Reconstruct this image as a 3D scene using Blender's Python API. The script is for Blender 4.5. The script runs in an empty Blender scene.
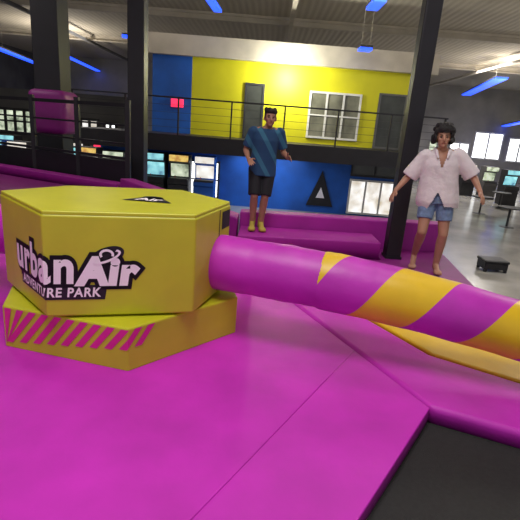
import bpy, bmesh, math, random
from mathutils import Vector, Matrix
random.seed(4)
PI = math.pi
C = bpy.context.scene.collection
try:
    bpy.context.scene.view_settings.view_transform = 'Standard'
except Exception:
    pass

# ------------------------------------------------------------------ camera
CAMH = 1.4
R = Matrix.Rotation(math.radians(90 - 16.3), 4, 'X') @ Matrix.Rotation(math.radians(4.5), 4, 'Z')
cd = bpy.data.cameras.new('camera')
cam = bpy.data.objects.new('camera', cd)
C.objects.link(cam)
cam.matrix_world = Matrix.Translation((0, 0, CAMH)) @ R
cd.lens = 450 / 520 * 36
cd.sensor_width = 36
cd.clip_end = 200
bpy.context.scene.camera = cam

def ray(px, py):
    return (R.to_3x3() @ Vector(((px - 260) / 450, (260 - py) / 450, -1)))
def at_z(px, py, z):
    d = ray(px, py); t = (z - CAMH) / d.z
    return Vector((d.x * t, d.y * t, z))
def at_y(px, py, y):
    d = ray(px, py); t = y / d.y
    return Vector((d.x * t, y, CAMH + d.z * t))

# ------------------------------------------------------------------ materials
def mat(name, col, rough=0.5, var=0.08, scale=6.0, bump=0.0, bscale=40.0, emit=0.0, metal=0.0, spec=0.5):
    m = bpy.data.materials.new(name); m.use_nodes = True
    nt = m.node_tree; b = nt.nodes['Principled BSDF']
    b.inputs['Roughness'].default_value = rough
    b.inputs['Metallic'].default_value = metal
    b.inputs['Specular IOR Level'].default_value = spec
    tc = nt.nodes.new('ShaderNodeTexCoord')
    n = nt.nodes.new('ShaderNodeTexNoise'); n.inputs['Scale'].default_value = scale; n.inputs['Detail'].default_value = 4
    nt.links.new(tc.outputs['Object'], n.inputs['Vector'])
    cr = nt.nodes.new('ShaderNodeValToRGB')
    cr.color_ramp.elements[0].position = 0.3; cr.color_ramp.elements[1].position = 0.7
    cr.color_ramp.elements[0].color = (*[max(0, c * (1 - var)) for c in col], 1)
    cr.color_ramp.elements[1].color = (*[min(1, c * (1 + var)) for c in col], 1)
    nt.links.new(n.outputs['Fac'], cr.inputs['Fac'])
    nt.links.new(cr.outputs['Color'], b.inputs['Base Color'])
    if emit:
        nt.links.new(cr.outputs['Color'], b.inputs['Emission Color'])
        b.inputs['Emission Strength'].default_value = emit
    if bump:
        n2 = nt.nodes.new('ShaderNodeTexNoise'); n2.inputs['Scale'].default_value = bscale; n2.inputs['Detail'].default_value = 5
        nt.links.new(tc.outputs['Object'], n2.inputs['Vector'])
        bp = nt.nodes.new('ShaderNodeBump'); bp.inputs['Strength'].default_value = bump; bp.inputs['Distance'].default_value = 0.02
        nt.links.new(n2.outputs['Fac'], bp.inputs['Height'])
        nt.links.new(bp.outputs['Normal'], b.inputs['Normal'])
    return m

def wave_mat(name, c1, c2, scale, rot, rough=0.7, bump=0.0, lo=0.45, hi=0.55):
    m = bpy.data.materials.new(name); m.use_nodes = True
    nt = m.node_tree; b = nt.nodes['Principled BSDF']; b.inputs['Roughness'].default_value = rough
    tc = nt.nodes.new('ShaderNodeTexCoord'); mp = nt.nodes.new('ShaderNodeMapping')
    mp.inputs['Rotation'].default_value = rot
    w = nt.nodes.new('ShaderNodeTexWave'); w.inputs['Scale'].default_value = scale
    cr = nt.nodes.new('ShaderNodeValToRGB')
    cr.color_ramp.elements[0].position = lo; cr.color_ramp.elements[1].position = hi
    cr.color_ramp.elements[0].color = (*c1, 1); cr.color_ramp.elements[1].color = (*c2, 1)
    nt.links.new(tc.outputs['Object'], mp.inputs['Vector']); nt.links.new(mp.outputs['Vector'], w.inputs['Vector'])
    nt.links.new(w.outputs['Fac'], cr.inputs['Fac']); nt.links.new(cr.outputs['Color'], b.inputs['Base Color'])
    if bump:
        bp = nt.nodes.new('ShaderNodeBump'); bp.inputs['Strength'].default_value = bump; bp.inputs['Distance'].default_value = 0.05
        nt.links.new(w.outputs['Fac'], bp.inputs['Height']); nt.links.new(bp.outputs['Normal'], b.inputs['Normal'])
    return m

M = {}
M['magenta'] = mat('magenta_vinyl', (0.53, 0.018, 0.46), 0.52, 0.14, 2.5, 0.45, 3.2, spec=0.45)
M['purple'] = mat('purple_and_shaded_vinyl', (0.24, 0.008, 0.20), 0.5, 0.1, 3, 0.1, 6)  # purple wrap pad; far deck pads have dimmer light put into this colour
M['barrier'] = mat('barrier_vinyl', (0.38, 0.012, 0.32), 0.6, 0.1, 3, 0.1, 6)
M['yellow'] = mat('yellow_vinyl', (0.52, 0.51, 0.018), 0.40, 0.07, 4, 0.2, 5)
M['yellowpad'] = mat('gold_vinyl', (0.74, 0.48, 0.012), 0.4, 0.08, 4, 0.15, 7)
M['armmag'] = mat('arm_magenta_vinyl', (0.51, 0.022, 0.45), 0.45, 0.12, 4, 0.35, 5)
M['pinkink'] = mat('pink_ink', (0.68, 0.02, 0.28), 0.5)
M['blackink'] = mat('black_ink', (0.008, 0.006, 0.012), 0.5)
M['whiteink'] = mat('white_ink', (0.92, 0.84, 0.88), 0.5, 0.03)
M['bed'] = mat('black_trampoline_mesh', (0.012, 0.012, 0.012), 0.75, 0.3, 60, 0.3, 220)
M['black'] = mat('black_steel', (0.008, 0.007, 0.012), 0.5, 0.2, 5)
M['darkgrey'] = mat('dark_grey_paint', (0.03, 0.03, 0.035), 0.6, 0.2, 5)
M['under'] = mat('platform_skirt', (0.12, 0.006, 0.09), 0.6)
M['concrete'] = mat('grey_concrete', (0.33, 0.32, 0.30), 0.2, 0.25, 0.8, 0.1, 10)
M['wallyellow'] = mat('yellow_wall_paint', (0.60, 0.57, 0.006), 0.6, 0.10, 1.0)
M['wallblue'] = mat('blue_wall_paint', (0.008, 0.095, 0.45), 0.6, 0.25, 1.2)
M['wallgrey'] = mat('grey_wall_paint', (0.42, 0.41, 0.38), 0.8, 0.3, 0.4)
M['walldark'] = mat('dark_wall_paint', (0.12, 0.12, 0.12), 0.8, 0.3, 0.6)
M['ceiling'] = wave_mat('corrugated_ceiling', (0.45, 0.41, 0.34), (0.53, 0.49, 0.41), 1.2, (0, 0, 0), 0.8, 0.3, 0.2, 0.8)
M['beam'] = mat('pale_painted_beam', (0.50, 0.46, 0.39), 0.7, 0.15, 1.5)
M['bluelight'] = mat('blue_light_tube', (0.02, 0.08, 1.0), 0.4, 0.02, 5, emit=2.0)
M['bright'] = mat('bright_window_glow', (0.95, 1.0, 0.95), 0.4, 0.10, 1.5, emit=2.4)
M['warm'] = mat('warm_window_glow', (1.0, 0.86, 0.66), 0.4, 0.5, 2.6, emit=1.0)
M['green'] = mat('greenish_screen_glow', (0.50, 0.66, 0.42), 0.4, 0.8, 3.0, emit=0.9)
M['cyan'] = mat('cyan_screen_glow', (0.25, 0.6, 0.9), 0.4, 0.6, 4, emit=0.9)
M['orange'] = mat('orange_screen_glow', (1.0, 0.45, 0.12), 0.4, 0.6, 5, emit=0.9)
M['redglow'] = mat('red_sign_glow', (1.0, 0.03, 0.10), 0.4, 0.2, 5, emit=1.2)
M['glass'] = mat('dark_glass', (0.05, 0.055, 0.05), 0.1, 0.3, 2)
M['greyglass'] = mat('grey_window_glass', (0.16, 0.16, 0.12), 0.15, 0.5, 1.5)
M['white'] = mat('white_paint', (0.7, 0.7, 0.68), 0.5)
M['tablegrey'] = mat('dark_laminate', (0.05, 0.05, 0.05), 0.7)
M['red'] = mat('red_paint', (0.4, 0.02, 0.03), 0.5)
M['skin1'] = mat('tan_skin', (0.36, 0.17, 0.11), 0.5, 0.08, 8)
M['skin2'] = mat('light_skin', (0.46, 0.23, 0.15), 0.5, 0.08, 8)
M['hair'] = mat('dark_brown_hair', (0.012, 0.007, 0.006), 0.6, 0.4, 40, 0.6, 60)
M['hair2'] = mat('black_hair', (0.010, 0.008, 0.009), 0.7, 0.4, 40, 0.6, 60)
M['shirtwhite'] = mat('white_cotton', (0.74, 0.66, 0.70), 0.8, 0.06, 10, 0.8, 11)
M['denim'] = mat('pale_denim', (0.17, 0.25, 0.42), 0.85, 0.25, 25, 0.3, 80)
M['tee'] = wave_mat('striped_teal_cotton', (0.010, 0.048, 0.125), (0.03, 0.13, 0.22), 1.6, (0, 0.6, 0), 0.85, 0, 0.75, 0.85)
M['shorts'] = mat('black_shorts_cloth', (0.006, 0.006, 0.010), 0.8)
M['sock'] = mat('mustard_sock', (0.42, 0.32, 0.05), 0.8)
M['eye'] = mat('dark_eye', (0.01, 0.008, 0.008), 0.2)
M['lip'] = mat('lip', (0.28, 0.07, 0.06), 0.5)

# ------------------------------------------------------------------ helpers
def wloc(o):
    v = Vector((0, 0, 0))
    while o is not None:
        v += o.location; o = o.parent
    return v
def tag(o, label=None, cat=None, group=None, kind=None):
    if label: o['label'] = label
    if cat: o['category'] = cat
    if group: o['group'] = group
    if kind: o['kind'] = kind
    return o
def link(name, bm, m, parent=None, local=False, smooth=False):
    if parent is not None and not local:
        bmesh.ops.translate(bm, verts=bm.verts, vec=-wloc(parent))
    bmesh.ops.recalc_face_normals(bm, faces=bm.faces)
    me = bpy.data.meshes.new(name); bm.to_mesh(me); bm.free()
    for x in (m if isinstance(m, (list, tuple)) else [m]): me.materials.append(x)
    for p in me.polygons: p.use_smooth = smooth
    o = bpy.data.objects.new(name, me); C.objects.link(o)
    if parent is not None: o.parent = parent
    return o
def thing(name, label, cat, loc=(0, 0, 0), rotz=0, group=None):
    o = bpy.data.objects.new(name, None); C.objects.link(o)
    o.location = loc; o.rotation_euler = (0, 0, rotz); o.empty_display_size = 0.1
    return tag(o, label, cat, group)
def struct(name, bm, m, parent=None):
    o = link(name, bm, m, parent)
    if parent is None: o['kind'] = 'structure'
    return o
def dup(root, loc, label=None):
    r = root.copy(); C.objects.link(r); r.location = loc
    if label: r['label'] = label
    for ch in list(root.children):
        c = ch.copy(); C.objects.link(c); c.parent = r
        for g in list(ch.children):
            d = g.copy(); C.objects.link(d); d.parent = c
    return r
def box(bm, x0, x1, y0, y1, z0, z1, bev=0.0):
    vs = [bm.verts.new((x, y, z)) for z in (z0, z1) for (x, y) in ((x0, y0), (x1, y0), (x1, y1), (x0, y1))]
    fs = [(0, 3, 2, 1), (4, 5, 6, 7), (0, 1, 5, 4), (1, 2, 6, 5), (2, 3, 7, 6), (3, 0, 4, 7)]
    F = [bm.faces.new([vs[i] for i in f]) for f in fs]
    if bev:
        es = set(e for f in F for e in f.edges)
        bmesh.ops.bevel(bm, geom=list(es), offset=bev, segments=3, affect='EDGES', profile=0.5)
    return bm
def bx(*a, **k): return box(bmesh.new(), *a, **k)
def prism(poly, z0, z1, bev=0.0, seg=3, bottom=False):
    bm = bmesh.new()
    lo = [bm.verts.new((p[0], p[1], z0)) for p in poly]
    hi = [bm.verts.new((p[0], p[1], z1)) for p in poly]
    n = len(poly)
    bm.faces.new(lo[::-1]); bm.faces.new(hi)
    for i in range(n): bm.faces.new((lo[i], lo[(i + 1) % n], hi[(i + 1) % n], hi[i]))
    bmesh.ops.recalc_face_normals(bm, faces=bm.faces)
    if bev:
        es = [e for e in bm.edges if bottom or not all(abs(v.co.z - z0) < 1e-6 for v in e.verts)]
        bmesh.ops.bevel(bm, geom=es, offset=bev, segments=seg, affect='EDGES', profile=0.5)
    return bm
def frame_of(d):
    d = d.normalized()
    a = Vector((0, 0, 1)) if abs(d.z) < 0.9 else Vector((0, 1, 0))
    u = a.cross(d).normalized(); v = d.cross(u).normalized()
    return u, v
def bar(bm, p, q, r, n=8, r2=None):
    p = Vector(p); q = Vector(q); u, v = frame_of(q - p); r2 = r if r2 is None else r2
    A = [bm.verts.new(p + (u * math.cos(2 * PI * i / n) + v * math.sin(2 * PI * i / n)) * r) for i in range(n)]
    B = [bm.verts.new(q + (u * math.cos(2 * PI * i / n) + v * math.sin(2 * PI * i / n)) * r2) for i in range(n)]
    bm.faces.new(A[::-1]); bm.faces.new(B)
    for i in range(n): bm.faces.new((A[i], A[(i + 1) % n], B[(i + 1) % n], B[i]))
    return bm
def beam(bm, p, q, w, h):
    p = Vector(p); q = Vector(q); d = (q - p).normalized()
    s = Vector((d.y, -d.x, 0)).normalized() * w / 2 if abs(d.z) < 0.9 else Vector((w / 2, 0, 0))
    t = Vector((0, 0, h / 2)) if abs(d.z) < 0.9 else Vector((0, h / 2, 0))
    vs = []
    for c in (p, q):
        for a, b in ((-1, -1), (1, -1), (1, 1), (-1, 1)): vs.append(bm.verts.new(c + s * a + t * b))
    for f in ((0, 1, 2, 3), (7, 6, 5, 4), (0, 4, 5, 1), (1, 5, 6, 2), (2, 6, 7, 3), (3, 7, 4, 0)): bm.faces.new([vs[i] for i in f])
    return bm

# ------------------------------------------------------------------ the hall
GZ = -1.5; CZ = 5.9; XL = -20; XR = 23
struct('floor', bx(XL, XR, -3, 40, GZ - 0.2, GZ), M['concrete'])
struct('ceiling', bx(XL, XR, -3, 40, CZ, CZ + 0.2), M['ceiling'])
struct('wall_left', bx(XL - 0.3, XL, -3, 40, GZ, CZ), M['walldark'])
struct('wall_right', bx(XR, XR + 0.3, -3, 40, GZ, CZ), M['wallgrey'])
struct('wall_far', bx(XL - 0.3, XR + 0.3, 40, 40.3, GZ, CZ), M['wallgrey'])
k = 1
for y in (15.0, 21, 29):
    b = bmesh.new(); box(b, XL, XR, y - 0.12, y + 0.12, CZ - 0.10, CZ); box(b, XL, XR, y - 0.03, y + 0.03, CZ - 0.25, CZ - 0.1); box(b, XL, XR, y - 0.12, y + 0.12, CZ - 0.3, CZ - 0.25)
    struct('trim_%d' % k, b, M['beam']); k += 1
for x in (-11, 0.5, 12):
    struct('trim_%d' % k, bx(x - 0.08, x + 0.08, -3, 40, CZ - 0.45, CZ - 0.32), M['walldark'] if x < 0 else M['beam']); k += 1

# upper storey box: yellow wall, mezzanine
YW = 17.0
struct('wall_upper', bx(-2.9, 5.4, YW, YW + 0.2, 0.55, 3.6), M['wallyellow'])
struct('wall_soffit', bx(-4.4, 5.6, YW - 0.25, YW + 0.2, 3.6, 4.25), M['beam'])
struct('wall_side', bx(-4.3, -2.9, YW, YW + 0.2, 0.55, 3.6), M['wallblue'])
struct('wall_lower', bx(-6.2, 5.4, YW, YW + 0.2, GZ, 0.55), M['wallblue'])
struct('mezzanine_deck', bx(-6.2, 5.4, 14.5, YW, 0.5, 1.0), M['black'])

def opening(name, x0, x1, z0, z1, y, frame, pane, cols, rows=1, fw=0.07, depth=0.06):
    b = bmesh.new()
    box(b, x0, x1, y - depth, y, z1 - fw, z1); box(b, x0, x1, y - depth, y, z0, z0 + fw)
    for i in range(cols + 1):
        x = x0 + (x1 - x0 - fw) * i / cols
        box(b, x, x + fw, y - depth, y, z0 + fw, z1 - fw)
    for j in range(1, rows):
        z = z0 + (z1 - z0) * j / rows
        box(b, x0, x1, y - depth * 0.9, y, z - fw / 3, z + fw / 3)
    o = link(name, b, frame); o['kind'] = 'structure'
    link('pane', bx(x0 + fw / 2, x1 - fw / 2, y - depth * 0.4, y, z0 + fw / 2, z1 - fw / 2), pane, o)
    return o
opening('window_1', 1.3, 3.15, 1.2, 2.8, YW, M['white'], M['greyglass'], 3, 2)
opening('door_1', 3.75, 4.75, 1.0, 2.9, YW, M['walldark'], M['glass'], 1)
opening('door_2', -1.0, -0.3, 1.0, 2.9, YW, M['darkgrey'], M['glass'], 1)
opening('window_2', 3.1, 4.9, -1.45, -0.15, YW, M['white'], M['warm'], 3)
opening('window_3', 3.1, 4.9, -0.05, 0.45, YW, M['darkgrey'], M['glass'], 2)
opening('window_4', -2.9, -1.75, -1.3, 0.1, YW, M['darkgrey'], M['bright'], 2, 2)
opening('window_5', -5.4, -4.3, -1.2, 0.2, YW, M['darkgrey'], M['warm'], 2, 2)
def far_open(name, px0, px1, py0, py1, y, frame, pane, c, r):
    a = at_y(px0, (py0 + py1) / 2, y); b = at_y(px1, (py0 + py1) / 2, y)
    t = at_y((px0 + px1) / 2, py0, y); u = at_y((px0 + px1) / 2, py1, y)
    return opening(name, a.x, b.x, u.z, t.z, y, frame, pane, c, r, 0.12, 0.1)
far_open('window_6', 472, 502, 132, 160, 40, M['white'], M['bright'], 2, 1)
far_open('window_7', 506, 530, 138, 163, 40, M['white'], M['bright'], 2, 1)
far_open('window_8', 447, 468, 142, 166, 40, M['white'], M['bright'], 2, 1)
far_open('door_3', 426, 444, 140, 172, 40, M['wallgrey'], M['green'], 2, 1)
far_open('window_9', 60, 130, 96, 108, 40, M['walldark'], M['warm'], 6, 1)

# mezzanine railing
rl = thing('mezzanine_railing', 'long black metal railing along the upper deck before the yellow wall', 'railing', (0, 14.55, 1.0))
b = bmesh.new(); beam(b, (-6.2, 14.55, 2.1), (5.4, 14.55, 2.1), 0.06, 0.045); link('top_rail', b, M['black'], rl)
for z in (1.22, 1.44, 1.66, 1.88):
    b = bmesh.new(); beam(b, (-6.2, 14.55, z), (5.4, 14.55, z), 0.012, 0.010); link('cable', b, M['darkgrey'], rl)
for i in range(8):
    x = -6.15 + i * 1.64
    b = bmesh.new(); box(b, x - 0.022, x + 0.022, 14.52, 14.58, 1.0, 2.1); link('post', b, M['black'], rl)

# black columns
def column(name, label, x, y, w, z0, pad=None):
    t = thing(name, label, 'post', (x, y, z0))
    link('shaft', bx(x - w / 2, x + w / 2, y - w / 2, y + w / 2, z0 + 0.02, CZ - 0.02, bev=0.015), M['black'], t)
    b = bmesh.new(); box(b, x - w * 0.55, x + w * 0.55, y - w * 0.55, y + w * 0.55, z0, z0 + 0.03)
    link('base_plate', b, M['black'], t)
    if pad:
        link('wrap_pad', bx(x - pad[2] / 2, x + pad[2] / 2, y - pad[2] / 2, y + pad[2] / 2, pad[0], pad[1], bev=0.14), M['purple'], t, smooth=True)
    return t
p = at_y(54, 100, 11.2)
column('support_post', 'wide black roof post with a purple wrapped pad, behind the fence', p.x, 11.2, 0.60, GZ, (0.90, 1.88, 0.88))
p3 = at_z(391, 257, 0)
column('support_post', 'tall black roof post beside the person in the white shirt', p3.x, p3.y, 0.18, 0.0)
p2 = at_y(138, 150, 9.75)
column('support_post', 'slim black roof post at the end of the fence, behind the yellow box', p2.x, p2.y, 0.33, GZ)

# fence at far left edge of platform
F0 = Vector((-6.4, 10.75, 0)); F1 = Vector((-2.75, 9.02, 0)); fd = (F1 - F0)
fn = thing('safety_fence', 'black rail fence on the far edge of the platform behind the yellow box', 'fence', F0)
for z, hh in ((1.62, 0.07), (1.25, 0.035), (0.9, 0.035), (0.62, 0.05)):
    b = bmesh.new(); beam(b, F0 + Vector((0, 0, z)), F1 + Vector((0, 0, z)), 0.06, hh); link('rail', b, M['black'], fn)
b = bmesh.new(); beam(b, F0 + Vector((0, 0, 0.29)), F1 + Vector((0, 0, 0.29)), 0.05, 0.56); link('kick_panel', b, M['black'], fn)
for i in range(4):
    q = F0 + fd * (i / 3)
    b = bmesh.new(); box(b, q.x - 0.045, q.x + 0.045, q.y - 0.045, q.y + 0.045, -0.13, 1.72); link('post', b, M['black'], fn)

# blue ceiling lights
def blue(label, p0, p1, z, w=0.16):
    a = at_z(*p0, z); c = at_z(*p1, z)
    t = thing('blue_light', label, 'light', (a + c) / 2, 0, 'blue ceiling lights')
    b = bmesh.new(); beam(b, a, c, w, 0.08); link('tube', b, M['bluelight'], t)
    b = bmesh.new(); beam(b, a + Vector((0, 0, 0.07)), c + Vector((0, 0, 0.07)), w * 1.1, 0.06); link('housing', b, M['darkgrey'], t)
    for q in (a.lerp(c, 0.15), a.lerp(c, 0.85)):
        b = bmesh.new(); bar(b, q + Vector((0, 0, 0.1)), Vector((q.x, q.y, CZ)), 0.006, 6); link('hanger_rod', b, M['beam'], t)
blue('blue light strip at the top edge of the view, left of centre', (205, -8), (218, 11), 4.9, 0.25)
blue('blue light at the top edge of the view, above the yellow wall', (370, 4), (382, 5), 4.9, 1.0)
blue('blue light left of the yellow wall near the slim post', (122, 36), (138, 38), 4.9, 0.5)
blue('small blue light hanging before the pale band over the yellow wall', (359, 49), (371, 50), 4.1, 0.4)
blue('long slanted blue light between the two left posts', (66, 56), (98, 71), 4.9, 0.35)
blue('long slanted blue light at the far left beyond the wide post', (-6, 47), (40, 65), 4.2, 0.35)
blue('slanted blue light to the right of the white-shirted person', (466, 95), (502, 78), 4.9, 0.6)
blue('faint low blue light at the far right edge', (500, 127), (524, 122), 3.1, 0.4)

# red glowing sign
b = bmesh.new(); a = at_y(177, 103, 16.9); box(b, a.x - 0.22, a.x + 0.22, 16.9, 17.0, a.z - 0.14, a.z + 0.14, bev=0.02)
tag(link('red_sign', b, M['redglow']), 'small glowing red sign on the blue part of the upper wall', 'sign')

# triangular sign
ts = thing('triangle_sign', 'black triangular sign with a pale mark on the blue lower wall', 'sign', at_y(319, 205, 16.9))
def tri(cx, y0, y1, z0, s, h):
    bm = bmesh.new()
    A = [bm.verts.new((cx + u * s, y0, z0 + v * h)) for u, v in ((-1, 0), (1, 0), (0, 1))]
    B = [bm.verts.new((cx + u * s, y1, z0 + v * h)) for u, v in ((-1, 0), (1, 0), (0, 1))]
    bm.faces.new(A); bm.faces.new(B[::-1])
    for i in range(3): bm.faces.new((A[i], A[(i + 1) % 3], B[(i + 1) % 3], B[i]))
    return bm
tp = at_y(319, 206, 16.9)
link('board', tri(tp.x, 16.93, 16.99, tp.z, 0.5, 1.3), M['black'], ts)
link('mark', tri(tp.x, 16.91, 16.94, tp.z + 0.3, 0.16, 0.4), M['whiteink'], ts)

# arcade cabinets
def arcade(label, loc, glow, body, group, glow2=None):
    t = thing('arcade_cabinet', label, 'arcade machine', loc, 0, group)
    prof = [(-0.4, 0), (0.35, 0), (0.35, 1.8), (-0.3, 1.8), (-0.34, 1.55), (-0.1, 1.5), (-0.02, 1.0), (-0.45, 0.92), (-0.45, 0.8), (-0.38, 0.75)]
    bm = bmesh.new()
    A = [bm.verts.new((-0.36, y, z)) for y, z in prof]; B = [bm.verts.new((0.36, y, z)) for y, z in prof]
    bm.faces.new(A); bm.faces.new(B[::-1])
    for i in range(len(prof)): bm.faces.new((A[i], A[(i + 1) % len(prof)], B[(i + 1) % len(prof)], B[i]))
    link('cabinet_body', bm, body, t, True)
    bm = bmesh.new(); vs = [bm.verts.new(c) for c in ((-0.31, -0.05, 1.03), (0.31, -0.05, 1.03), (0.31, -0.13, 1.47), (-0.31, -0.13, 1.47))]
    bm.faces.new(vs); r = bmesh.ops.extrude_face_region(bm, geom=list(bm.faces)); bmesh.ops.translate(bm, verts=[v for v in r['geom'] if isinstance(v, bmesh.types.BMVert)], vec=(0, 0.02, 0))
    link('screen', bm, glow, t, True)
    link('marquee', bx(-0.33, 0.33, -0.345, -0.29, 1.57, 1.78), glow2 or glow, t, True)
    link('control_panel', bx(-0.34, 0.34, -0.44, -0.06, 0.92, 0.99), M['darkgrey'], t, True)
    bm = bmesh.new(); bar(bm, (-0.12, -0.3, 0.98), (-0.12, -0.3, 1.08), 0.012); link('joystick', bm, M['red'], t, True)
    return t
g = 'arcade machines along the walls'
def gx(px, py, y): return at_y(px, py, y).x
arcade('arcade machine with a greenish screen, seen left of the wide post', (gx(22, 150, 16.5), 16.5, GZ), M['green'], M['darkgrey'], g, M['warm'])
arcade('arcade machine with a pale screen before the blue wall, nearest the striped-shirt person', (gx(205, 180, 16.3), 16.3, GZ), M['warm'], M['wallblue'], g)
arcade('arcade machine with a cyan screen just right of the slim post', (gx(156, 175, 16.3), 16.3, GZ), M['cyan'], M['darkgrey'], g)
arcade('greenish-screened arcade machine under the balcony between a cyan and a pale one', (gx(180, 178, 16.3), 16.3, GZ), M['green'], M['darkgrey'], g, M['orange'])
arcade('arcade machine with a pale screen between the wide post and the slim post', (gx(90, 155, 16.4), 16.4, GZ), M['warm'], M['darkgrey'], g, M['orange'])
arcade('arcade machine with a cyan screen at the left edge of the view', (gx(-2, 150, 16.5), 16.5, GZ), M['cyan'], M['wallblue'], g)
arcade('arcade machine with a greenish screen right beside the slim post', (gx(116, 150, 15.5), 15.5, GZ), M['green'], M['walldark'], g)
arcade('arcade machine with a pale screen at far right, nearest the white-shirted person', (gx(468, 170, 27), 27, GZ), M['warm'], M['darkgrey'], g)
arcade('arcade machine with a cyan screen at the far right edge', (gx(512, 170, 24), 24, GZ), M['cyan'], M['darkgrey'], g)
arcade('arcade machine with a greenish screen at far right between two others', (gx(490, 170, 26), 26, GZ), M['green'], M['walldark'], g)
arcade('arcade machine with an orange screen in the back row, left of the wide post', (gx(10, 140, 20), 20, GZ), M['orange'], M['darkgrey'], g, M['cyan'])
arcade('arcade machine with an orange screen in the back row, right of the wide post', (gx(104, 140, 20), 20, GZ), M['orange'], M['darkgrey'], g, M['redglow'])
arcade('arcade machine with a cyan screen in the back row, right against the wide post', (gx(78, 140, 20), 20, GZ), M['cyan'], M['darkgrey'], g, M['warm'])

# lit shop partition at far left
struct('wall_partition', bx(XL, -6.6, 22, 22.2, GZ, 2.3), M['walldark'])
far_open('window_10', -4, 36, 108, 134, 22, M['darkgrey'], M['green'], 4, 2)
far_open('window_11', 72, 100, 118, 140, 22, M['darkgrey'], M['warm'], 3, 2)
far_open('window_12', 104, 118, 122, 142, 22, M['darkgrey'], M['bright'], 2, 2)
far_open('door_4', -30, -10, 100, 170, 22, M['darkgrey'], M['warm'], 2, 2)
far_open('window_13', 0, 34, 140, 152, 22, M['darkgrey'], M['warm'], 5, 1)

# tables on the ground at right
def table(label, loc):
    t = thing('cafe_table', label, 'table', loc, 0, 'cafe tables on the grey floor')
    bm = bmesh.new(); bar(bm, (0, 0, 0.72), (0, 0, 0.76), 0.45, 24); link('tabletop', bm, M['tablegrey'], t, True)
    bm = bmesh.new(); bar(bm, (0, 0, 0.03), (0, 0, 0.72), 0.04, 10); link('leg', bm, M['darkgrey'], t, True)
    bm = bmesh.new(); bar(bm, (0, 0, 0), (0, 0, 0.03), 0.28, 20, 0.22); link('base', bm, M['darkgrey'], t, True)
    return t
t0 = table('small dark round table, nearest on the grey floor at right', (gx(509, 215, 17), 17, GZ))
for lab, px, y in (('small dark round table close to the white-shirted person', 482, 20), ('small dark round table farthest back on the grey floor', 500, 22.5)):
    dup(t0, (gx(px, 200, y), y, GZ), lab)
bn = at_z(491, 270, GZ)
st = thing('black_stool', 'low black box seat alone on the grey floor at far right', 'stool', bn)
b = bmesh.new(); box(b, -0.28, 0.28, -0.22, 0.22, 0.06, 0.22, bev=0.02); link('body', b, M['black'], st, True)
b = bmesh.new(); box(b, -0.30, 0.30, -0.24, 0.24, 0.22, 0.29, bev=0.03); link('cushion', b, M['black'], st, True)
for sx in (-1, 1):
    for sy in (-1, 1):
        link('foot', bx(sx * 0.24 - 0.03, sx * 0.24 + 0.03, sy * 0.18 - 0.03, sy * 0.18 + 0.03, 0, 0.06), M['black'], st, True)

# ------------------------------------------------------------------ platform and pads
PB = -0.13
plat = [(-6.6, 0.0), (3.0, 0.0), (3.0, 1.9), (2.35, 3.0), (2.2, 3.85), (2.45, 5.5), (2.44, 6.4), (-0.3, 6.3), (-2.6, 9.1), (-6.6, 10.95)]
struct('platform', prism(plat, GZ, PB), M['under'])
V = at_z(430, 408, 0); Vb = at_z(358, 520, 0); Vr = at_z(520, 433, 0)
de = (Vb - V); V2 = V + de * ((0.1 - V.y) / de.y)
S0 = at_z(350, 350, 0); S1 = at_z(186, 520, 0); ds = S1 - S0; S2 = S0 + ds * ((0.1 - S0.y) / ds.y)
G0 = at_z(285, 297, 0)
dr = Vr - V; Vr2 = V + dr * ((2.9 - V.x) / dr.x)
Y0 = at_z(350, 309, 0); Y1 = at_z(430, 355, 0); Y2 = at_z(520, 383, 0)
S0 = G0.lerp(V, (G0.y - S0.y) / (G0.y - V.y))
def pad(name, label, poly, m, top=0.0, bev=0.03, cat='floor pad', bot=PB):
    o = link(name, prism([(q[0], q[1]) for q in poly], bot, top, bev, 4), m, None)
    tag(o, label, cat)
    for pl in o.data.polygons: pl.use_smooth = True
    md = o.modifiers.new('wn', 'WEIGHTED_NORMAL'); md.keep_sharp = False; md.weight = 90
    return o
pad('floor_pad', 'large magenta vinyl deck pad carrying the yellow box', [(-6.5, 0.1), (S2.x, S2.y), (S0.x, S0.y), (G0.x, G0.y), (-0.05, 4.3), (-6.5, 4.3)], M['magenta'], bev=0.007)
pad('floor_pad', 'magenta edging pad running along the left side of the black trampoline', [(S2.x, S2.y), (V2.x, V2.y), (V.x, V.y), (S0.x, S0.y)], M['magenta'], 0.0, bev=0.007)
pad('floor_pad', 'magenta pad between the yellow floor pad and the black trampoline', [(V.x + 0.004, V.y + 0.004), (Vr2.x, Vr2.y), (2.5, 2.25), (Y2.x, Y2.y), (Y1.x, Y1.y), (Y0.x, Y0.y), (G0.x + 0.01, G0.y + 0.0)], M['magenta'], 0.008, bev=0.035)
pad('floor_pad', 'yellow vinyl floor pad under the striped end of the arm', [(Y0.x + 0.01, Y0.y + 0.02), (Y1.x + 0.01, Y1.y + 0.01), (Y2.x, Y2.y + 0.01), (2.48, 2.3), (2.3, 3.0), (2.15, 3.85), (1.3, 3.85)], M['yellowpad'], 0.012, bev=0.015)
pad('floor_pad', 'vinyl pad with shade put into its purple, right behind the arm at the feet of the white-shirted person', [(G0.x + 0.02, G0.y + 0.02), (Y0.x, Y0.y + 0.03), (1.28, 3.87), (2.17, 3.87), (2.25, 4.3), (-0.03, 4.3)], M['purple'], bev=0.02)
pad('floor_pad', 'far vinyl pad with dim light painted into its purple, in front of the padded barrier', [(-6.5, 4.32), (2.22, 4.32), (2.40, 5.82), (1.44, 5.74), (1.44, 5.20), (-0.3, 5.03), (-0.3, 5.55), (-2.78, 8.52), (-6.5, 10.25)], M['purple'], bev=0.01)
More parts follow.
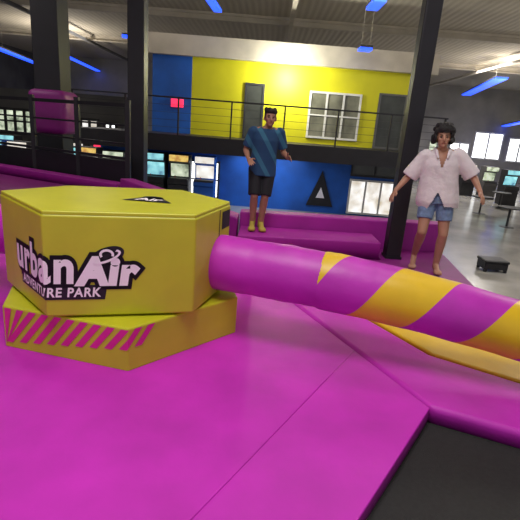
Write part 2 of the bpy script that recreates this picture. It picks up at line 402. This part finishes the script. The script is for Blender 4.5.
def barrier(label, a, c, w, h):
    a = Vector(a); c = Vector(c); d = (c - a).normalized(); n_ = Vector((-d.y, d.x)) * w
    return pad('padded_barrier', label, [a, c, c + n_, a + n_], M['barrier'], h, 0.02, 'padded barrier')
LZ = 0.20; WZ = 0.37
pad('padded_step', 'low magenta padded step on which the striped-shirt person stands', [(-0.28, 5.05), (1.42, 5.22), (1.42, 5.73), (-0.28, 5.60)], M['barrier'], LZ, 0.012, 'padded step')
pad('padded_barrier', 'upright magenta padded barrier right behind the striped-shirt person', [(-0.3, 5.62), (2.41, 5.84), (2.40, 6.08), (-0.3, 5.86)], M['barrier'], WZ, 0.02, 'padded barrier')
pad('padded_barrier', 'magenta padded barrier slanting away behind the yellow box', [(-2.76, 8.54), (-0.32, 5.58), (-0.32, 5.95), (-2.55, 8.70)], M['barrier'], 0.29, 0.02, 'padded barrier')
barrier('low magenta padded barrier at far left below the black fence', (-6.45, 10.28), (-2.84, 8.60), 0.30, 0.17)
tb = prism([(V.x, V.y), (Vr2.x, Vr2.y), (2.95, 0.1), (V2.x, V2.y)], PB, -0.09)
tag(link('trampoline_bed', tb, M['bed']), 'black woven trampoline bed at the bottom right corner', 'trampoline')

# ------------------------------------------------------------------ sweeper machine
ZB = 0.28
C0 = at_z(47, 317, ZB + 0.0); C1 = at_z(193, 313, ZB)
L = (C1 - C0).length; dF = (C1 - C0).normalized(); nF = Vector((dF.y, -dF.x, 0))
ctr = (C0 + C1) / 2 - nF * (L * math.sqrt(3) / 2); ctr.z = 0
a0 = math.atan2(nF.y, nF.x)
ZT = at_y(43, 209, C0.y).z - 0.01
def hexpts(rad, rot): return [(ctr.x + rad * math.cos(rot + i * PI / 3), ctr.y + rad * math.sin(rot + i * PI / 3)) for i in range(6)]
def headpts(rad):
    out = []
    P = [Vector((x, y, 0)) for x, y in hexpts(rad, a0 - PI / 6)]
    P[2] = P[1].lerp(P[2], 0.72); P[5] = P[0].lerp(P[5], 0.88)
    for p_ in P:
        q = p_ - ctr; t = q.dot(nF)
        if t < -0.05: q = q - nF * t * 0.62          # the back half is shallower
        out.append((ctr.x + q.x, ctr.y + q.y))
    return out
def basepts():
    P = [Vector((x, y, 0)) for x, y in hexpts(RB, ab)]
    P[5] = P[0].lerp(P[5], 0.94); P[1] = P[0].lerp(P[1], 0.96)
    return [(v.x, v.y) for v in P]
sw = thing('sweeper_machine', 'yellow six-sided padded box with a long magenta arm on each side', 'spinning sweeper', ctr)
B0 = at_z(128, 370, 0); RB = (Vector((B0.x, B0.y, 0)) - ctr).length + 0.015; ab = math.atan2(B0.y - ctr.y, B0.x - ctr.x)
base = link('base', prism(basepts(), 0.002, ZB - 0.012, 0.012, 3), M['yellow'], sw)
head = link('head', prism(headpts(L), ZB, ZT - 0.02, 0.012, 3, True), M['yellow'], sw)
link('lid', prism(headpts(L * 0.992), ZT - 0.02, ZT, 0.008, 3), M['yellow'], head)

def wrapmap(corner, nrm_right, nrm_left):
    dr_ = Vector((-nrm_right.y, nrm_right.x, 0)); dl_ = Vector((nrm_left.y, -nrm_left.x, 0))
    def f(u, v, n):
        if u >= 0: q = corner + dr_ * u + nrm_right * n
        else: q = corner + dl_ * (-u) + nrm_left * n
        nb = (nrm_right + nrm_left).normalized()
        if abs(u) < 1e-5: q = corner + nb * n * 1.1
        return Vector((q.x, q.y, v))
    return f
def dirang(a): return Vector((math.cos(a), math.sin(a), 0))
hc = [Vector((x, y, 0)) for x, y in headpts(L)]
mapH = wrapmap(hc[0], dirang(a0), dirang(a0 - PI / 3))
bc = [Vector((x, y, 0)) for x, y in hexpts(RB, ab)]
mapB = wrapmap(bc[0], dirang(ab + PI / 6), dirang(ab - PI / 6))

def text_bm(body, size, width=None, shear=0.0, offset=0.0, bevel=0.0, spacing=1.0):
    cu = bpy.data.curves.new('t', 'FONT'); cu.body = body; cu.size = size; cu.shear = shear; cu.offset = offset
    cu.bevel_depth = bevel; cu.bevel_resolution = 2; cu.space_character = spacing; cu.resolution_u = 6
    o = bpy.data.objects.new('t', cu); C.objects.link(o)
    bpy.context.view_layer.update()
    dg = bpy.context.evaluated_depsgraph_get()
    me = bpy.data.meshes.new_from_object(o.evaluated_get(dg))
    bm = bmesh.new(); bm.from_mesh(me)
    bpy.data.objects.remove(o); bpy.data.meshes.remove(me); bpy.data.curves.remove(cu)
    return bm
def place2(bm, u0, v0, width, flat, ref=None, rot=0, hs=1.0):
    xs = [v.co.x for v in (ref or bm).verts]; s = width / (max(xs) - min(xs)); mn = min(xs)
    c, sn = math.cos(rot), math.sin(rot)
    for v in bm.verts:
        x, y = (v.co.x - mn) * s, v.co.y * s * hs
        v.co = Vector((u0 + x * c - y * sn, v0 + x * sn + y * c, flat))
    return s
def merge(a, b):
    me = bpy.data.meshes.new('x'); b.to_mesh(me); b.free(); a.from_mesh(me); bpy.data.meshes.remove(me); return a
def wrapit(bm, f):
    bmesh.ops.bisect_plane(bm, geom=list(bm.verts) + list(bm.edges) + list(bm.faces), plane_co=(0, 0, 0), plane_no=(1, 0, 0), dist=1e-6)
    for v in bm.verts: v.co = f(v.co.x, v.co.y, v.co.z)
    return bm
def ell2(cx, cy, rx, ry, z, n=28, rot=0):
    bm = bmesh.new(); c, s = math.cos(rot), math.sin(rot)
    vs = []
    for i in range(n):
        x, y = rx * math.cos(2 * PI * i / n), ry * math.sin(2 * PI * i / n)
        vs.append(bm.verts.new((cx + x * c - y * s, cy + x * s + y * c, z)))
    bm.faces.new(vs); return bm
def ring2(cx, cy, rx, ry, w, z, a0_=0, a1_=2 * PI, n=36, rot=0):
    bm = bmesh.new(); c, s = math.cos(rot), math.sin(rot); prev = None
    for i in range(n + 1):
        t = a0_ + (a1_ - a0_) * i / n
        pr = []
        for k_ in (0, w):
            x, y = (rx + k_) * math.cos(t), (ry + k_) * math.sin(t)
            pr.append(bm.verts.new((cx + x * c - y * s, cy + x * s + y * c, z)))
        if prev: bm.faces.new((prev[0], prev[1], pr[1], pr[0]))
        prev = pr
    return bm
def quad2(pts, z):
    bm = bmesh.new(); bm.faces.new([bm.verts.new((x, y, z)) for x, y in pts]); return bm

def make_logo(f, parent):
    sp = 1.12
    k1 = text_bm('urban', 0.25, None, 0.06, 0, 0.032, sp); r1 = text_bm('urban', 0.25, None, 0.06, 0, 0, sp)
    place2(k1, -0.42, 0.490, 0.565, 0.003, r1, 0, 1.18)
    k2 = text_bm('Air', 0.25, None, 0.14, 0, 0.042, sp); r2 = text_bm('Air', 0.25, None, 0.14, 0, 0, sp)
    place2(k2, 0.175, 0.480, 0.320, 0.003, r2)
    bk = merge(k1, k2)
    merge(bk, ell2(0.33, 0.648, 0.058, 0.044, 0.003))
    merge(bk, ring2(0.33, 0.641, 0.060, 0.012, 0.040, 0.003, rot=0.4))
    merge(bk, quad2([(-0.38, 0.383), (0.315, 0.383), (0.33, 0.472), (-0.37, 0.472)], 0.003))
    link('logo_backing', wrapit(bk, f), M['blackink'], parent)
    w1 = text_bm('urban', 0.25, None, 0.06, 0.009, 0, sp); place2(w1, -0.42, 0.490, 0.565, 0.007, r1, 0, 1.18)
    w2 = text_bm('Air', 0.25, None, 0.14, 0.016, 0, sp); place2(w2, 0.175, 0.480, 0.320, 0.007, r2)
    w = merge(w1, w2)
    merge(w, ring2(0.33, 0.653, 0.026, 0.018, 0.014, 0.007, -0.4, PI + 0.6))
    merge(w, ring2(0.33, 0.641, 0.068, 0.018, 0.014, 0.010, PI * 0.75, PI * 2.2, rot=0.4))
    link('logo_lettering', wrapit(w, f), M['whiteink'], parent)
    tg = text_bm('ADVENTURE PARK', 0.07, None, 0.12, 0.002, spacing=1.12); place2(tg, -0.345, 0.403, 0.64, 0.007, None, 0, 1.12)
    link('logo_tagline', wrapit(tg, f), M['whiteink'], parent)
    for q in (r1, r2): q.free()
make_logo(mapH, head)
# dark slot with zip seam on the side the arm comes out of
sm = bmesh.new(); n2 = dirang(a0 + PI / 3); d2 = Vector((-n2.y, n2.x, 0))
def facequad(bm, u0, u1, v0, v1, n_=0.002):
    q0 = hc[1] + d2 * u0 + n2 * n_; q1 = hc[1] + d2 * u1 + n2 * n_
    bm.faces.new([bm.verts.new((q0.x, q0.y, v0)), bm.verts.new((q1.x, q1.y, v0)), bm.verts.new((q1.x, q1.y, v1)), bm.verts.new((q0.x, q0.y, v1))])
facequad(sm, 0.38, 0.393, ZB + 0.02, ZT - 0.03)
facequad(sm, 0.43, 0.58, ZT - 0.17, ZT - 0.05)
link('dark_slot', sm, M['blackink'], head)
# emblem on top of the lid
tpos = at_z(150, 200, ZT)
def topf(bm):
    for v in bm.verts:
        v.co = Vector((tpos.x + v.co.x, tpos.y + v.co.y, ZT + v.co.z))
    return bm
e1 = merge(quad2([(-0.16, -0.08), (0.16, -0.08), (0.05, 0.10), (-0.05, 0.10)], 0.003), ell2(0, 0.08, 0.07, 0.06, 0.003))
link('top_emblem', topf(e1), M['blackink'], head)
e2 = text_bm('Air', 0.25, None, 0.1, 0.008); place2(e2, -0.09, -0.06, 0.18, 0.007)
link('top_lettering', topf(e2), M['whiteink'], head)

# slanted pink stripes on the base
sb = bmesh.new()
LIM = -RB * 0.94 + 0.012
u = -0.90
while u < 0.17:
    vb = max(0.018, 0.02 + (u + 0.75) * 0.14); vt = ZB - 0.022
    sl = (vt - vb) * 0.8
    q = [(u - sl, vb), (u - sl + 0.048, vb), (u + 0.048, vt), (u, vt)]
    q = [(max(LIM, x), y) for x, y in q]
    if q[2][0] > LIM + 0.02: merge(sb, quad2(q, 0.003))
    u += 0.086
link('stripe_print', wrapit(sb, mapB), M['pinkink'], base)

# arms -----------------------------------------------------------
aA = a0 + PI / 3
dA = dirang(aA + math.radians(0.5)); st0 = ctr + dirang(aA) * (L * math.sqrt(3) / 2 - 0.01)
def zc(s):
    pts = [(-0.5, .50), (0, .50), (.711, .49), (1.317, .445), (1.92, .365), (2.6, .25)]
    for (s0, z0), (s1, z1) in zip(pts, pts[1:]):
        if s <= s1:
            t = (s - s0) / (s1 - s0); return z0 + (z1 - z0) * t
    return pts[-1][1]
def zs(s): return sum(zc(s + o) for o in (-0.2, -0.1, 0, 0.1, 0.2)) / 5
def armpt(s, th, r):
    c = st0 + dA * s; side = Vector((dA.y, -dA.x, 0))
    r = r * (1 - 0.07 * max(0, s - 0.5))
    slope = (zs(s + 0.02) - zs(s - 0.02)) / 0.04
    up = Vector((-dA.x * slope, -dA.y * slope, 1)).normalized()
    return Vector((c.x, c.y, zs(s))) + (side * math.cos(th) + up * math.sin(th)) * r
RA = 0.188
def tube(s0, s1, r, ns, mirror=False, nth=40):
    bm = bmesh.new(); rings = []
    for i in range(ns + 1):
        s = s0 + (s1 - s0) * i / ns
        rr = r * (1 + 0.012 * math.sin(s * 17) + 0.008 * math.sin(s * 41))
        rings.append([bm.verts.new(armpt(s, 2 * PI * j / nth, rr)) for j in range(nth)])
    for A, B in zip(rings, rings[1:]):
        for j in range(nth): bm.faces.new((A[j], A[(j + 1) % nth], B[(j + 1) % nth], B[j]))
    bm.faces.new(rings[0][::-1]); bm.faces.new(rings[-1])
    if mirror:
        for v in bm.verts:
            v.co = Vector((2 * ctr.x - v.co.x, 2 * ctr.y - v.co.y, v.co.z))
    return bm
def sleeve(s0, s1, r, phase, period, mirror=False, nth=48):
    bm = bmesh.new(); sub = 4
    i0 = int((s0 - period * 1.5 - phase) / (period / (2 * sub))); i1 = int((s1 + period * 1.5 - phase) / (period / (2 * sub)))
    rows = []
    for i in range(i0, i1 + 1):
        row = []
        for j in range(nth + 1):
            th = -PI + 2 * PI * j / nth
            s = phase + i * period / (2 * sub) + period * th / (2 * PI)
            s = min(max(s, s0), s1)
            edge = min(s - s0, s1 - s)
            rr = r * (1 + 0.010 * math.sin(s * 17)) - (0.008 * (1 - edge / 0.03) if edge < 0.03 else 0)
            row.append(bm.verts.new(armpt(s, th, rr)))
        rows.append((i, row))
    for (i, A), (_, B) in zip(rows, rows[1:]):
        for j in range(nth):
            f = bm.faces.new((A[j], A[j + 1], B[j + 1], B[j]))
            f.material_index = 0 if (i // sub) % 2 == 0 else 1
    bmesh.ops.dissolve_degenerate(bm, dist=1e-5, edges=bm.edges)
    bmesh.ops.remove_doubles(bm, verts=bm.verts, dist=1e-4)
    if mirror:
        for v in bm.verts:
            v.co = Vector((2 * ctr.x - v.co.x, 2 * ctr.y - v.co.y, v.co.z))
    return bm
for mir in (False, True):
    arm = link('arm', tube(-0.28 if mir else -0.15, 2.5, RA, 60, mir), M['armmag'], sw, smooth=True)
    sl = link('striped_sleeve', sleeve(0.71, 2.52, RA + 0.006, 1.03, 0.66, mir), [M['yellowpad'], M['armmag']], arm, smooth=True)
    sl['label'] = 'magenta sleeve with yellow spiral stripes'

# ------------------------------------------------------------------ people
def sphere(bm, c, r):
    mt = Matrix.Translation(c) @ Matrix.Diagonal((r[0], r[1], r[2], 1))
    bmesh.ops.create_uvsphere(bm, u_segments=24, v_segments=14, radius=1, matrix=mt)
def cap(bm, p, r1, q, r2):
    p = Vector(p); q = Vector(q); bar(bm, p, q, r1, 18, r2)
    sphere(bm, p, (r1, r1, r1)); sphere(bm, q, (r2, r2, r2))
def frust(bm, rings, n=28):
    prev = None
    for (x, y, z, a, b_) in rings:
        cur = [bm.verts.new((x + a * math.cos(2 * PI * i / n), y + b_ * math.sin(2 * PI * i / n), z)) for i in range(n)]
        if prev:
            for i in range(n): bm.faces.new((prev[i], prev[(i + 1) % n], cur[(i + 1) % n], cur[i]))
        else: bm.faces.new(cur[::-1])
        prev = cur
    bm.faces.new(prev)
def blob(name, bm, m, parent, voxel, smooth=4, cut=None):
    me = bpy.data.meshes.new('tmp'); bmesh.ops.recalc_face_normals(bm, faces=bm.faces); bm.to_mesh(me); bm.free()
    o = bpy.data.objects.new('tmp', me); C.objects.link(o)
    md = o.modifiers.new('r', 'REMESH'); md.mode = 'VOXEL'; md.voxel_size = voxel
    ms = o.modifiers.new('s', 'SMOOTH'); ms.factor = 0.5; ms.iterations = smooth
    bpy.context.view_layer.update()
    dg = bpy.context.evaluated_depsgraph_get()
    nm = bpy.data.meshes.new_from_object(o.evaluated_get(dg))
    bpy.data.objects.remove(o); bpy.data.meshes.remove(me)
    b2 = bmesh.new(); b2.from_mesh(nm); bpy.data.meshes.remove(nm)
    if cut:
        bmesh.ops.delete(b2, geom=[v for v in b2.verts if cut(v.co)], context='VERTS')
    return link(name, b2, m, parent, True, True)
def hand(bm, w, d, side, nrm):
    w = Vector(w); d = Vector(d).normalized(); side = Vector(side); side = (side - d * side.dot(d)).normalized(); n = Vector(nrm); n = (n - d * n.dot(d) - side * n.dot(side)).normalized()
    for k_ in (-0.02, 0.0, 0.02): cap(bm, w + d * 0.015 + side * k_ * 0.6, 0.017, w + d * 0.08 + side * k_ * 1.2, 0.014)
    for k_, ln in ((1.5, 0.066), (0.5, 0.076), (-0.5, 0.070), (-1.5, 0.054)):
        b0 = w + d * 0.082 + side * k_ * 0.019
        dd = (d + side * k_ * 0.13).normalized()
        m1 = b0 + dd * ln * 0.5 + n * 0.006; e = m1 + (dd + n * 0.5).normalized() * ln * 0.5
        cap(bm, b0, 0.0095, m1, 0.0088); cap(bm, m1, 0.0088, e, 0.0075)
    t0_ = w + d * 0.025 + side * 0.024; t1 = t0_ + (d * 0.6 + side * 0.8).normalized() * 0.045; t2 = t1 + (d * 0.95 + side * 0.3).normalized() * 0.032
    cap(bm, t0_, 0.014, t1, 0.011); cap(bm, t1, 0.011, t2, 0.009)
def head_shapes(bm, hx, hy, hz):
    sphere(bm, (hx, hy + 0.008, hz + 0.015), (0.074, 0.092, 0.098))
    sphere(bm, (hx, hy - 0.030, hz - 0.045), (0.056, 0.055, 0.066))
    sphere(bm, (hx, hy - 0.060, hz - 0.088), (0.026, 0.024, 0.022))
    cap(bm, (hx, hy - 0.083, hz + 0.008), 0.010, (hx, hy - 0.102, hz - 0.028), 0.014)
    for s in (-1, 1):
        sphere(bm, (hx + s * 0.076, hy + 0.012, hz - 0.008), (0.012, 0.022, 0.034))
        sphere(bm, (hx + s * 0.036, hy - 0.062, hz - 0.022), (0.024, 0.02, 0.022))
def face_parts(root, body, hx, hy, hz):
    for s in (-1, 1):
        b = bmesh.new(); sphere(b, (hx + s * 0.031, hy - 0.080, hz + 0.006), (0.012, 0.008, 0.007)); link('eye', b, M['eye'], body, True, True)
        b = bmesh.new(); cap(b, (hx + s * 0.018, hy - 0.086, hz + 0.026), 0.004, (hx + s * 0.046, hy - 0.077, hz + 0.028), 0.004); link('eyebrow', b, M['hair'], body, True, True)
    b = bmesh.new(); sphere(b, (hx, hy - 0.082, hz - 0.060), (0.024, 0.010, 0.007)); link('mouth', b, M['lip'], body, True, True)

def person(label, loc, rot, sc, J, skin, build):
    root = thing('person', label, 'person', loc)
    root.rotation_euler = rot
    root.scale = (sc, sc, sc)
    b = bmesh.new()
    hx, hy, hz = J['head']
    head_shapes(b, hx, hy, hz)
    nk = Vector(J['neck']); cap(b, nk, 0.052, (hx, hy + 0.012, hz - 0.07), 0.046)
    sphere(b, J['chest'], (0.150, 0.098, 0.165)); sphere(b, J['waist'], (0.122, 0.086, 0.150)); sphere(b, J['pelvis'], (0.155, 0.105, 0.105))
    cap(b, nk - Vector((0, 0, 0.02)), 0.05, Vector(J['shL']) * 0.8 + nk * 0.2, 0.045); cap(b, nk - Vector((0, 0, 0.02)), 0.05, Vector(J['shR']) * 0.8 + nk * 0.2, 0.045)
    for s in 'LR':
        cap(b, J['hip' + s], 0.088, J['kn' + s], 0.054)
        k_ = Vector(J['kn' + s]); an = Vector(J['an' + s]); mid = k_.lerp(an, 0.3) + Vector((0, 0.012, 0))
        cap(b, k_, 0.052, mid, 0.056); cap(b, mid, 0.056, an, 0.035)
        tf = Vector(J['toe' + s]); fdir = (tf - an); fdir.z = 0; fdir.normalize()
        heel = an - fdir * 0.035; heel.z = an.z - 0.045
        cap(b, an, 0.036, heel, 0.032); cap(b, an, 0.034, tf - fdir * 0.06, 0.030); cap(b, heel, 0.030, tf - fdir * 0.05, 0.032)
        sd = Vector((fdir.y, -fdir.x, 0))
        for q in (-0.022, 0, 0.022): cap(b, tf - fdir * 0.06 + sd * q, 0.026, tf + sd * q, 0.019)
        cap(b, J['sh' + s], 0.054, J['el' + s], 0.037)
        e = Vector(J['el' + s]); w = Vector(J['wr' + s]); m_ = e.lerp(w, 0.25)
        cap(b, e, 0.036, m_, 0.039); cap(b, m_, 0.039, w, 0.025)
        hand(b, w, J['hd' + s], J['hs' + s], J['hn' + s])
    body = blob('body', b, skin, root, 0.0065, 3)
    face_parts(root, body, hx, hy, hz)
    build(root, body, J)
    return root

# --- person in striped shirt, facing the camera, knees and elbows bent as if bouncing
Ja = dict(head=(0.02, -0.06, 1.525), neck=(0.005, -0.02, 1.395), chest=(0, -0.02, 1.235), waist=(0, 0.01, 1.045), pelvis=(0, 0.03, 0.90),
          shL=(-0.172, -0.01, 1.335), shR=(0.178, -0.01, 1.355),
          elL=(-0.25, 0.07, 1.08), elR=(0.27, 0.06, 1.10), wrL=(-0.22, -0.13, 0.97), wrR=(0.30, -0.17, 1.04),
          hdL=(0.2, -0.7, -0.25), hdR=(0.15, -0.75, 0.05), hsL=(0.6, 0.2, 0.5), hsR=(-0.4, -0.2, 0.8), hnL=(0.5, 0, -1), hnR=(-0.3, 0, -1),
          hipL=(-0.09, 0.03, 0.86), hipR=(0.09, 0.03, 0.86), knL=(-0.085, -0.09, 0.48), knR=(0.065, -0.07, 0.48),
          anL=(-0.06, 0.03, 0.085), anR=(0.06, 0.03, 0.085), toeL=(-0.085, -0.17, 0.025), toeR=(0.075, -0.17, 0.025))
def cloth_a(root, body, J):
    b = bmesh.new()
    frust(b, [(0, 0.02, 0.76, 0.195, 0.145), (0, 0.015, 0.91, 0.186, 0.134), (0, 0.0, 1.07, 0.172, 0.124), (0, -0.02, 1.235, 0.182, 0.125), (0, -0.02, 1.345, 0.178, 0.105), (0.003, -0.02, 1.39, 0.11, 0.085), (0.005, -0.02, 1.415, 0.075, 0.07)])
    for s in 'LR':
        sh = Vector(J['sh' + s]); el = Vector(J['el' + s]); bar(b, sh + Vector((0, 0, 0.005)), sh.lerp(el, 0.8), 0.074, 20, 0.072); sphere(b, sh, (0.072, 0.074, 0.066))
    blob('t_shirt', b, M['tee'], root, 0.009, 3, lambda c: c.z > 1.39 and abs(c.x) < 0.07)
    b = bmesh.new()
    frust(b, [(0, 0.03, 0.77, 0.178, 0.128), (0, 0.03, 0.88, 0.172, 0.122), (0, 0.02, 0.96, 0.15, 0.11)])
    for s in 'LR':
        h = Vector(J['hip' + s]); k_ = Vector(J['kn' + s]); bar(b, h, h.lerp(k_, 0.97), 0.105, 20, 0.086)
    blob('shorts', b, M['shorts'], root, 0.009, 3)
    for s in 'LR':
        b = bmesh.new(); an = Vector(J['an' + s]); tf = Vector(J['toe' + s]); fdir = (tf - an); fdir.z = 0; fdir.normalize(); sd = Vector((fdir.y, -fdir.x, 0))
        heel = an - fdir * 0.035; heel.z = an.z - 0.045
        cap(b, an + Vector((0, 0, 0.07)), 0.044, an, 0.042); cap(b, an, 0.042, heel, 0.037); cap(b, an, 0.040, tf - fdir * 0.06, 0.036); cap(b, heel, 0.036, tf - fdir * 0.05, 0.038)
        for q in (-0.022, 0, 0.022): cap(b, tf - fdir * 0.06 + sd * q, 0.032, tf + sd * q, 0.025)
        o = blob('sock', b, M['sock'], root, 0.008, 2)
        for v in o.data.vertices: v.co.z = max(v.co.z, 0.001)
    hx, hy, hz = J['head']; b = bmesh.new()
    sphere(b, (hx, hy + 0.016, hz + 0.032), (0.083, 0.100, 0.098)); sphere(b, (hx, hy - 0.03, hz + 0.085), (0.068, 0.062, 0.035))
    for i in range(16):
        t = 2 * PI * i / 16; sphere(b, (hx + 0.06 * math.cos(t), hy + 0.01 + 0.07 * math.sin(t), hz + 0.085 + 0.01 * (i % 3)), (0.03, 0.03, 0.028))
    blob('hair', b, M['hair'], body, 0.008, 1, lambda c: c.y < hy - 0.035 and c.z < hz + 0.05)
fa = at_y(256, 228, 5.4)
person('person in a dark teal striped t-shirt and black shorts with elbows bent', (fa.x, 5.42, LZ + 0.008), (0, math.radians(2), math.radians(8)), 0.86, Ja, M['skin1'], cloth_a)

# --- person in white shirt and denim shorts (1.55 m), arms spread, stepping
Jb = dict(head=(-0.01, -0.03, 1.545), neck=(0, 0.01, 1.41), chest=(0, 0, 1.25), waist=(0, 0.01, 1.06), pelvis=(0, 0.01, 0.93),
          shL=(-0.165, 0.01, 1.345), shR=(0.165, 0.01, 1.365),
          elL=(-0.325, 0.03, 1.12), elR=(0.345, 0.0, 1.15), wrL=(-0.46, -0.06, 0.95), wrR=(0.42, -0.14, 0.98),
          hdL=(-0.35, -0.35, -0.65), hdR=(0.20, -0.45, -0.55), hsL=(0.5, -0.7, 0.2), hsR=(-0.5, -0.7, 0.2), hnL=(0.6, 0.3, -0.6), hnR=(-0.6, 0.3, -0.6),
          hipL=(-0.09, 0.01, 0.89), hipR=(0.09, 0.01, 0.89), knL=(-0.13, -0.13, 0.50), knR=(0.105, -0.08, 0.47),
          anL=(-0.165, 0.17, 0.155), anR=(0.08, 0.03, 0.085), toeL=(-0.19, 0.0, 0.03), toeR=(0.095, -0.17, 0.025))
def cloth_b(root, body, J):
    b = bmesh.new()
    frust(b, [(0.015, 0.01, 0.75, 0.225, 0.165), (0.005, 0.0, 0.84, 0.238, 0.172), (0, 0.005, 0.96, 0.226, 0.158), (0, 0.005, 1.1, 0.205, 0.143), (0, 0, 1.25, 0.197, 0.132), (0, 0.005, 1.36, 0.178, 0.105), (0, 0.01, 1.405, 0.11, 0.088), (0, 0.012, 1.43, 0.078, 0.072)])
    for s in 'LR':
        sh = Vector(J['sh' + s]); el = Vector(J['el' + s]); bar(b, sh + Vector((0, 0, 0.005)), sh.lerp(el, 0.98) - Vector((0, 0, 0.02)), 0.078, 20, 0.094); sphere(b, sh, (0.076, 0.078, 0.072))
    blob('open_shirt', b, M['shirtwhite'], root, 0.009, 3, lambda c: (c.z > 1.405 and abs(c.x) < 0.075) or (c.y < -0.03 and abs(c.x) < max(0, (c.z - 1.22) * 0.30)) or (c.y < 0 and c.z < 0.95 and abs(c.x + 0.01) < (0.95 - c.z) * 0.5) or (c.z < 0.775 + 0.02 * math.sin(c.x * 16)))
    b = bmesh.new()
    for s in (-1, 1):
        cap(b, (s * 0.078, 0.04, 1.425), 0.016, (s * 0.07, -0.065, 1.40), 0.018); cap(b, (s * 0.07, -0.065, 1.40), 0.02, (s * 0.05, -0.115, 1.33), 0.014)
    cap(b, (-0.078, 0.04, 1.425), 0.016, (0, 0.09, 1.435), 0.016); cap(b, (0.078, 0.04, 1.425), 0.016, (0, 0.09, 1.435), 0.016)
    blob('collar', b, M['shirtwhite'], root, 0.008, 2)
    b = bmesh.new()
    frust(b, [(0, 0.01, 0.82, 0.185, 0.132), (0, 0.01, 0.9, 0.178, 0.126), (0, 0.01, 1.0, 0.15, 0.11)])
    for s in 'LR':
        h = Vector(J['hip' + s]); k_ = Vector(J['kn' + s]); bar(b, h, h.lerp(k_, 0.64), 0.102, 20, 0.088)
    blob('denim_shorts', b, M['denim'], root, 0.008, 2)
    hx, hy, hz = J['head']; b = bmesh.new()
    sphere(b, (hx, hy + 0.024, hz + 0.030), (0.098, 0.110, 0.106)); sphere(b, (hx, hy - 0.02, hz + 0.09), (0.082, 0.075, 0.04))
    for i in range(44):
        t = 2 * PI * random.random(); f_ = random.random()
        sphere(b, (hx + 0.098 * math.cos(t), hy + 0.03 + 0.095 * math.sin(t), hz - 0.06 + f_ * 0.16), (0.03, 0.03, 0.03))
    for i in range(18):
        t = 2 * PI * i / 18; sphere(b, (hx + 0.062 * math.cos(t), hy + 0.02 + 0.07 * math.sin(t), hz + 0.105 + 0.012 * (i % 3)), (0.032, 0.032, 0.03))
    sphere(b, (hx + 0.02, hy + 0.05, hz + 0.125), (0.055, 0.055, 0.04))
    blob('hair', b, M['hair2'], body, 0.008, 1, lambda c: c.y < hy - 0.035 and c.z < hz + 0.048 and abs(c.x - hx) < 0.068)
fb = at_z(428, 271, 0)
person('person in an open white shirt and denim shorts stepping with arms spread', (fb.x, fb.y, 0.0), (0, math.radians(-3.5), math.radians(-14)), 0.94, Jb, M['skin2'], cloth_b)

# ------------------------------------------------------------------ lights
w = bpy.data.worlds.new('world'); bpy.context.scene.world = w; w.use_nodes = True
w.node_tree.nodes['Background'].inputs['Color'].default_value = (0.9, 0.88, 0.9, 1)
w.node_tree.nodes['Background'].inputs['Strength'].default_value = 0.48
def area(name, loc, size, e, col=(1, 0.95, 0.9), rot=(0, 0, 0)):
    l = bpy.data.lights.new(name, 'AREA'); l.energy = e; l.size = size; l.color = col
    o = bpy.data.objects.new(name, l); C.objects.link(o); o.location = loc; o.rotation_euler = rot
    return o
area('lamp_deck', (-0.6, 0.9, 5.75), 2.2, 220, (1, 0.96, 0.95))
area('lamp_people', (1.5, 4.2, 5.75), 1.5, 50)
area('lamp_mid_left', (-8, 9, 5.75), 2, 90)
area('lamp_mid_right', (8, 9, 5.75), 2, 330)
area('lamp_yellow', (1.2, 13.5, 4.9), 1.0, 30, (1, 0.97, 0.8), (math.radians(50), 0, 0))
area('lamp_far_right', (12, 27, 5.6), 4, 950)
area('lamp_far_left', (-11, 26, 5.6), 4, 220)
area('lamp_low', (0, 15.6, 0.45), 2.5, 60, (0.8, 0.9, 1.0))
# added fill lights without fixtures, brightening the ceiling from below
for x, y, e in ((-6, 13.0, 150), (3, 12.5, 140), (12, 14, 190), (-12, 27, 190), (13, 26, 220), (0, 3, 40)):
    area('ceiling_fill', (x, y, 3.6 if abs(x) > 5 else 4.6), 1.2, e, (1, 0.90, 0.76), (PI, 0, 0))
l = bpy.data.lights.new('lamp_spot', 'POINT'); l.energy = 300; l.color = (1, 0.98, 0.8); l.shadow_soft_size = 0.1
o = bpy.data.objects.new('lamp_spot', l); C.objects.link(o); o.location = at_y(288, 74, 16.1)
